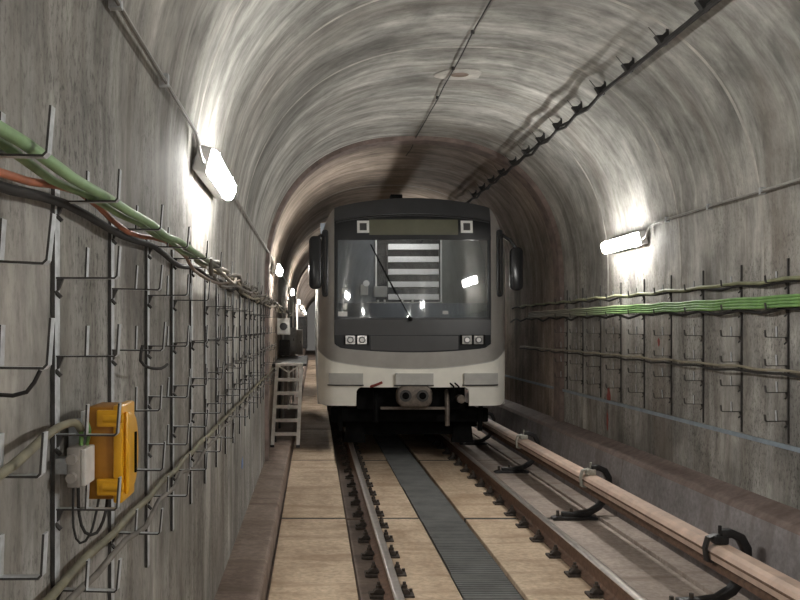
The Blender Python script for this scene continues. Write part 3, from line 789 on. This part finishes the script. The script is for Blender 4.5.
# ------------------------------------------------------------------ TRAIN
YF = 12.72
TX = 1.402
train = thing('metro_train', 'white and charcoal metro train facing the camera on the tracks', 'train', (TX, YF, 0))
def S(u, z):   # depth of the cab front behind its foremost point
    y = 0.085 * (u / 1.35) ** 2 + 0.17 * max(0, (abs(u) - 1.08) / 0.27) ** 2
    if z > 1.6: y += 0.012 * (z - 1.6)
    if z > 3.2: y += 0.55 * (z - 3.2) ** 1.5
    if z < 1.25: y += 0.05 * (1.25 - z)
    return y
def zroof(u):
    a = abs(u)
    if a <= 1.08: return 3.53 + 0.13 * (1 - (a / 1.08) ** 2)
    t = min(1, (a - 1.08) / 0.27); return 3.53 - 0.62 * t ** 1.7
def lin(a, b, n): return [a + (b - a) * i / n for i in range(n + 1)]
def panel(name, mat, us, zlo, zhi, nz=8, off=0.0, th=0.04, parent=train, smooth=45):
    """solid patch lying on the cab front; off > 0 stands proud"""
    fl_ = zlo if callable(zlo) else (lambda u: zlo); fh = zhi if callable(zhi) else (lambda u: zhi)
    m_ = MB(); n = len(us); vs = []; fs = []
    for lay in (0, 1):
        for u in us:
            for j in range(nz + 1):
                z = fl_(u) + (fh(u) - fl_(u)) * j / nz
                vs.append((u, S(u, z) - off + lay * th, z))
    q = nz + 1; o = n * q
    for i in range(n - 1):
        for j in range(nz):
            a = i * q + j
            fs.append((a, a + 1, a + q + 1, a + q)); fs.append((o + a, o + a + q, o + a + q + 1, o + a + 1))
    for j in range(nz):
        fs.append((j, o + j, o + j + 1, j + 1)); a = (n - 1) * q + j; fs.append((a, a + 1, o + a + 1, o + a))
    for i in range(n - 1):
        a = i * q; fs.append((a, a + q, o + a + q, o + a)); a += nz; fs.append((a, o + a, o + a + q, a + q))
    m_.add(vs, fs)
    return m_.build(name, mat, parent, smooth=smooth)
EDGE = 1.352
def zjoin(u): return 1.225 + 0.15 * (abs(u) / 1.35) ** 2 + 0.12 * max(0, (abs(u) - 1.12) / 0.23) ** 2
def zmask_lo(u): return 1.45 + 0.07 * (abs(u) / 1.11) ** 2 + 0.05 * max(0, (abs(u) - 1.0) / 0.11) ** 2
MU = 1.11
def zmask_hi(u): return 3.415 - 0.10 * (abs(u) / MU) ** 2.2
# grey surround: pillars + apron
for s_ in (-1, 1):
    panel('pillar', M['t_grey'], [s_ * x for x in lin(MU + 0.004, EDGE, 8)], zmask_lo, zroof, 22)
panel('apron', M['t_grey'], lin(-EDGE, EDGE, 40), zjoin, zmask_lo, 4)
panel('roof_cap', M['t_cap'], lin(-MU, MU, 32), lambda u: zmask_hi(u) + 0.006, zroof, 6, 0.012)
panel('white_line', M['t_pad'], lin(-EDGE, EDGE, 40), lambda u: zjoin(u) - 0.012, zjoin, 1, 0.006, 0.03)
# lower white panel with coupler notch
ZBOT = 0.69
def zbot(u):
    a = abs(u)
    if a < 0.80: return 0.955
    if a > 1.24: return ZBOT + 0.11 * (1 - math.sqrt(max(0, 1 - ((a - 1.24) / 0.112) ** 2)))
    if a < 0.86: return ZBOT
    return ZBOT
us = sorted(set([round(x, 4) for x in lin(-EDGE, -1.24, 8) + lin(-1.24, -0.7995, 8) + lin(-0.7995, 0.7995, 16) + lin(0.7995, 1.24, 8) + lin(1.24, EDGE, 8)]))
us = [u for u in us]
us2 = []
for u in us:
    if abs(abs(u) - 0.7995) < 1e-3:
        pair = [-0.803, -0.797] if u < 0 else [0.797, 0.803]
        us2 += pair
    else: us2.append(u)
panel('front_panel', M['t_white'], us2, zbot, lambda u: zjoin(u) - 0.012, 8, 0.0, 0.06)
for s_ in (-1, 1):   # rounded inner corner of the notch
    pts = [(s_ * 0.80, 0.955)] + [(s_ * (0.72 + 0.08 * math.sin(a)), 0.875 + 0.08 * math.cos(a)) for a in lin(0, PI / 2, 6)]
    MB().prism(pts, 'y', S(0.8, 0.9) - 0.0, S(0.8, 0.9) + 0.05).build('notch_corner', M['t_white'], train)
for u0, u1 in ((-1.19, -0.71), (-0.25, 0.28), (0.72, 1.21)):
    p = panel('bumper_pad', M['t_pad'], lin(u0, u1, 6), 0.995, 1.155, 2, 0.055, 0.06)
    panel('pad_top', M['t_white'], lin(u0 + 0.03, u1 - 0.01, 6), 1.155, 1.168, 1, 0.05, 0.05, p)
    panel('pad_base', M['t_band'], lin(u0 - 0.02, u1 + 0.01, 6), 0.975, 0.994, 1, 0.03, 0.04, p)
# black mask
panel('destination_header', M['t_mask'], lin(-MU, MU, 28), 3.10, zmask_hi, 5, 0.0)
panel('destination_display', M['t_display'], lin(-0.62, 0.64, 16), 3.115, 3.335, 4, 0.006, 0.02)
panel('header_trim', M['t_band'], lin(-MU + 0.02, MU - 0.02, 28), lambda u: zmask_hi(u) - 0.03, lambda u: zmask_hi(u) - 0.012, 1, 0.012, 0.02)
panel('header_sill', M['t_mask'], lin(-MU, MU, 28), 3.045, 3.098, 1, 0.02, 0.05)
for u0 in (-0.79, 0.68):   # white square marker frames
    pts = [(u0, 3.145), (u0 + 0.17, 3.145), (u0 + 0.17, 3.32), (u0, 3.32)]
    ii = [(u0 + 0.035, 3.18), (u0 + 0.135, 3.18), (u0 + 0.135, 3.285), (u0 + 0.035, 3.285)]
    vs = []
    for lay in (0.012, -0.006):
        vs += [(a, S(a, b) - lay, b) for a, b in pts] + [(a, S(a, b) - lay, b) for a, b in ii]
    fs = []
    for i in range(4):
        j = (i + 1) % 4
        fs += [(i, j, 4 + j, 4 + i), (8 + i, 12 + i, 12 + j, 8 + j), (i, 8 + i, 8 + j, j), (4 + i, 4 + j, 12 + j, 12 + i)]
    f = MB().add(vs, fs).build('marker_frame', M['t_mark'], train)
    panel('marker_lens', M['t_band'], lin(u0 + 0.035, u0 + 0.135, 2), 3.18, 3.285, 1, 0.004, 0.008, f)
panel('windscreen', M['glass'], lin(-MU + 0.02, MU - 0.02, 28), 1.94, 3.045, 12, -0.005, 0.010)
for s_ in (-1, 1): panel('windscreen_frame', M['t_mask'], [s_ * x for x in lin(MU - 0.045, MU, 2)], 1.70, 3.10, 10, 0.004, 0.04)
panel('windscreen_sill', M['t_mask'], lin(-MU, MU, 28), 1.915, 1.945, 1, 0.01, 0.05)
panel('lower_band', M['t_band'], lin(-MU, MU, 28), 1.70, 1.914, 3, 0.012, 0.05)
panel('lower_mask', M['t_mask'], lin(-MU, MU, 28), zmask_lo, 1.698, 3, 0.0)
panel('lower_mask_insert', M['t_band'], lin(-0.60, 0.64, 20), lambda u: zmask_lo(u) + 0.02, 1.685, 3, 0.008, 0.02)
for u0 in (-0.985, 0.665):
    h = panel('headlight_unit', M['t_black'], lin(u0, u0 + 0.36, 4), 1.555, 1.70, 2, 0.014, 0.03)
    for k in range(2):
        a = u0 + 0.03 + 0.165 * k
        panel('reflector', M['t_lens'], lin(a, a + 0.135, 2), 1.568, 1.688, 2, 0.024, 0.014, h)
        yy = S(a + 0.067, 1.63) - 0.03
        MB().cyl((a + 0.067, yy - 0.012, 1.628), (a + 0.067, yy + 0.01, 1.628), 0.046, 14).build('lamp_ring', M['t_band'], h)
        MB().cyl((a + 0.067, yy - 0.02, 1.628), (a + 0.067, yy + 0.01, 1.628), 0.032, 12).build('bulb', M['t_mark'], h)
# wiper
wp = MB().strip([(-0.04, S(0, 1.95) - 0.045, 1.93), (-0.30, S(.3, 2.4) - 0.035, 2.40), (-0.56, S(.56, 2.9) - 0.03, 2.90)], (0, 1, 0.1), 0.02, 0.013).build('wiper_arm', M['t_black'], train)
MB().strip([(-0.24, S(.3, 2.3) - 0.015, 2.27), (-0.44, S(.4, 2.6) - 0.012, 2.66), (-0.60, S(.6, 2.98) - 0.012, 2.98)], (0, 1, 0.1), 0.012, 0.016).build('wiper_blade', M['t_black'], wp)
MB().cyl((-0.04, S(0, 1.93) - 0.06, 1.92), (-0.04, S(0, 1.93), 1.92), 0.03, 10).build('wiper_pivot', M['t_black'], wp)
# antenna block on the roof
MB().box((-0.21, 0.36, 3.69), (0.17, 0.2, 0.07)).build('roof_antenna', M['t_black'], train, bevel=0.01)
# mirrors and grab rails
for s_ in (-1, 1):
    cx = 1.49 if s_ > 0 else -1.385
    zc = 2.64 if s_ > 0 else 2.73
    mr = MB().prism([(cx + p[0], zc + p[1]) for p in rounded(0.18, 0.62 if s_ > 0 else 0.76, 0.075, 5)], 'y', 0.10, 0.20).build('mirror', M['t_mask'], train, bevel=0.02, smooth=50)
    MB().tube([(s_ * 1.20, 0.30, 3.12), (s_ * 1.30, 0.16, 3.12), (s_ * 1.40, 0.13, 3.05), (cx, 0.15, zc + 0.28)], 0.028, 8).build('mirror_arm', M['t_mask'], mr, smooth=60)
    MB().prism([(s_ * 1.245 + p[0], 2.72 + p[1]) for p in rounded(0.09, 0.96, 0.04, 4)], 'y', 0.095, 0.34).build('corner_handle_recess', M['t_mask'], train, bevel=0.01, smooth=40)
    MB().tube([(s_ * 1.245, 0.11, 2.30), (s_ * 1.245, 0.06, 2.34), (s_ * 1.245, 0.06, 3.05), (s_ * 1.245, 0.11, 3.10)], 0.014, 8).build('grab_rail', M['dark_steel'], train, smooth=60)
# body shell (hollow section)
prof = [(s_, z) for s_, z in [(-1.35, 0.70), (-1.35, 1.4), (-1.35, 2.2), (-1.35, 2.91)]]
prof += [(u, zroof(u)) for u in lin(-1.33, 1.33, 30)] + [(1.35, 2.91), (1.35, 2.2), (1.35, 1.4), (1.35, 0.70)]
def shell(name, mat, y0, y1, t=0.05):
    m_ = MB(); n = len(prof); vs = []
    def inn(p): return (p[0] * (1 - t / 1.35), p[1] - (t if p[1] > 2.9 else 0) + (0 if p[1] > 0.8 else 0))
    for y in (y0, y1):
        vs += [(p[0], y, p[1]) for p in prof] + [(inn(p)[0], y, inn(p)[1]) for p in prof]
    fs = []; q = 2 * n
    for i in range(n - 1):
        fs += [(i, i + 1, q + i + 1, q + i), (n + i, q + n + i, q + n + i + 1, n + i + 1), (i, n + i, n + i + 1, i + 1), (q + i, q + i + 1, q + n + i + 1, q + n + i)]
    fs += [(0, q, q + n, n), (n - 1, 2 * n - 1, q + 2 * n - 1, q + n - 1)]
    return m_.add(vs, fs).build(name, mat, train, smooth=40)
shell('cab_shell', M['t_grey'], 0.27, 1.7)
shell('body_shell', M['t_side'], 1.7, 19.0)
MB().bbox(-1.3, 1.3, 18.9, 18.98, 0.7, 3.5).build('rear_wall', M['t_side'], train)
MB().bbox(-1.29, 1.29, 0.36, 19.0, 0.98, 1.06).build('body_floor', M['t_black'], train)
# cab interior: back wall at local y = 1.5
CY = 1.50
def P(px, py): # picture position on the cab back wall, as local x, z
    d = YF + CY; return (px - 314) / 900 * d - TX, 1.81 - (py - 327) / 900 * d
x0 = -1.30; xa = P(376, 0)[0]; xb = P(441, 0)[0]
MB().bbox(x0, xa, CY, CY + 0.04, 1.06, 3.45).build('cab_wall_panel', M['t_cab'], train)
MB().bbox(xb, 1.30, CY, CY + 0.04, 1.06, 3.45).build('cab_wall_panel', M['t_cab2'], train)
dw = MB().bbox(xa, xb, CY + 0.02, CY + 0.05, 1.06, 3.45).build('cab_door', M['t_mask'], train)
MB().bbox(xa - 0.012, xa + 0.012, CY - 0.03, CY + 0.02, 2.38, 3.2).build('door_edge', M['t_louvre'], dw)
MB().bbox(xb - 0.010, xb + 0.010, CY - 0.03, CY + 0.02, 2.2, 3.2).build('door_edge', M['t_louvre'], dw)
lx0, lx1 = P(388, 0)[0], P(438.5, 0)[0]
for py in (247, 259.5, 272, 284.5, 297):
    z = P(0, py)[1]
    MB().box(((lx0 + lx1) / 2, CY - 0.03, z), (lx1 - lx0, 0.03, 0.088), Matrix.Rotation(-0.12, 3, 'X')).build('louvre_slat', M['t_louvre'], dw)
for x in (lx0 - 0.012, lx1 + 0.012): MB().bbox(x - 0.01, x + 0.01, CY - 0.03, CY + 0.03, 2.2, 3.1).build('louvre_stile', M['t_band'], dw)
cl = MB().bbox(-0.35, 0.35, 0.95, 1.10, 3.36, 3.40).build('unseen_cab_fill', M['cabfill'], train)  # unseen glowing strip, added to brighten the louvres
# desk with instruments
ds = MB().prism([(0.22, 1.5), (0.75, 1.5), (0.75, 2.08), (0.62, 2.16), (0.50, 2.16), (0.30, 1.90), (0.22, 1.88)], 'x', -1.27, 1.27).build('driver_desk', M['t_cab'], train, bevel=0.01)
for ux, c in ((-0.46, 't_mark'), (-0.36, 't_mark'), (-0.1, 't_mark'), (0.05, 't_mark')):
    MB().cyl((ux, 0.55, 2.15), (ux, 0.55, 2.21), 0.016, 8).build('switch', M[c], ds)
MB().bbox(-0.62, 0.5, 0.52, 0.60, 2.165, 2.18).build('desk_ledge', M['t_pad'], ds)
bx = P(380, 292)
MB().box((bx[0], CY - 0.08, bx[1]), (0.21, 0.12, 0.17)).build('cab_box', M['t_pad'], train, bevel=0.01)
bx = P(364, 290)
pn = MB().box((bx[0], CY - 0.06, bx[1]), (0.12, 0.1, 0.17)).build('cab_intercom', M['t_pad'], train, bevel=0.01)
MB().cyl((bx[0] + 0.03, CY - 0.12, bx[1] + 0.1), (bx[0] + 0.03, CY - 0.06, bx[1] + 0.1), 0.05, 12).build('dial', M['t_louvre'], pn)
bx = P(345, 291)
MB().box((bx[0], CY - 0.03, bx[1]), (0.09, 0.04, 0.09)).build('cab_socket', M['t_pad'], train)
panel('window_sticker', M['t_mark'], lin(-1.06, -0.93, 2), 1.965, 2.03, 1, -0.002, 0.002)
panel('window_sticker', M['t_pad'], lin(0.42, 0.50, 2), 1.99, 2.04, 1, -0.012, 0.002)
# underframe, bogie, coupler
MB().bbox(-0.78, 0.78, 0.30, 18.5, 0.62, 0.98).build('underframe', M['t_black'], train)
MB().bbox(-1.15, 1.15, 0.45, 0.60, 0.42, 0.62).build('front_beam', M['t_black'], train, bevel=0.02)
for s_ in (-1, 1):
    MB().bbox(s_ * 0.98 - 0.09, s_ * 0.98 + 0.09, 0.9, 3.9, 0.30, 0.60).build('bogie_frame', M['t_black'], train, bevel=0.03)
    MB().tube([(s_ * 1.02, 0.35, 0.68), (s_ * 1.02, 0.40, 0.45), (s_ * 1.02, 0.42, 0.30)], 0.035, 8).build('step_iron', M['t_black'], train)
    MB().prism([(s_ * 0.80 - 0.16, 0.10), (s_ * 0.80 + 0.16, 0.10), (s_ * 0.80 + 0.12, 0.45), (s_ * 0.80 - 0.12, 0.45)], 'y', 0.62, 0.66).build('rail_guard', M['t_black'], train)
    for yy in (1.35, 3.45):
        wv = MB().cyl((s_ * 0.755, yy, 0.435), (s_ * 0.88, yy, 0.435), 0.43, 28).build('wheel', M['rust'], train, smooth=40)
        MB().cyl((s_ * 0.86, yy, 0.435), (s_ * 1.03, yy, 0.435), 0.13, 14).build('axle_box', M['t_black'], wv)
for yy in (1.35, 3.45): MB().cyl((-0.755, yy, 0.435), (0.755, yy, 0.435), 0.09, 12).build('axle', M['t_black'], train)
MB().bbox(-0.60, 0.60, 1.6, 3.2, 0.22, 0.62).build('traction_motor', M['t_black'], train, bevel=0.05)
MB().bbox(-0.85, 0.85, 0.75, 0.85, 0.20, 0.50).build('obstacle_guard', M['t_black'], train, bevel=0.03)
cp = MB().prism([(0.02 + p[0], 0.83 + p[1]) for p in rounded(0.50, 0.32, 0.12, 5)], 'y', -0.02, 0.20).build('coupler', M['coupler'], train, bevel=0.03, smooth=50)
for ux in (-0.11, 0.13):
    MB().cyl((ux, -0.035, 0.84), (ux, 0.0, 0.84), 0.085, 16).build('coupler_ring', M['dark_steel'], cp, smooth=50)
    MB().cyl((ux, -0.045, 0.84), (ux, 0.0, 0.84), 0.05, 14).build('coupler_bore', M['t_black'], cp)
MB().prism([(-0.20, 0.98), (0.24, 0.98), (0.16, 1.03), (-0.10, 1.03)], 'y', -0.01, 0.15).build('coupler_top', M['coupler'], cp, bevel=0.012)
MB().bbox(-0.45, 0.50, 0.10, 0.18, 0.635, 0.67).build('coupler_tray', M['coupler'], cp)
MB().cyl((0.02, 0.1, 0.83), (0.02, 0.95, 0.80), 0.11, 12).build('drawbar', M['t_black'], cp)
for ux, zb in ((0.50, 0.40), (-0.52, 0.45)):
    MB().tube([(ux + 0.02, 0.35, 0.9), (ux, 0.18, 0.82), (ux, 0.12, 0.66), (ux, 0.12, zb)], 0.035, 8).build('brake_hose', M['coupler'] if ux > 0 else M['t_black'], train, smooth=60)
MB().cyl((0.70, 0.12, 0.78), (0.70, 0.30, 0.78), 0.06, 12).build('air_cock', M['coupler'], train, smooth=50)
MB().tube([(-0.62, 0.06, 0.96), (-0.54, 0.0, 0.985), (-0.44, -0.03, 1.03)], 0.018, 8).build('red_lever', M['redpaint'], train)
for k in range(2): MB().tube([(0.50 + 0.07 * k, 0.06, 1.04), (0.57 + 0.07 * k, -0.02, 0.97), (0.60 + 0.07 * k, 0.08, 0.90)], 0.012, 6).build('jumper_cable', M['t_black'], train)
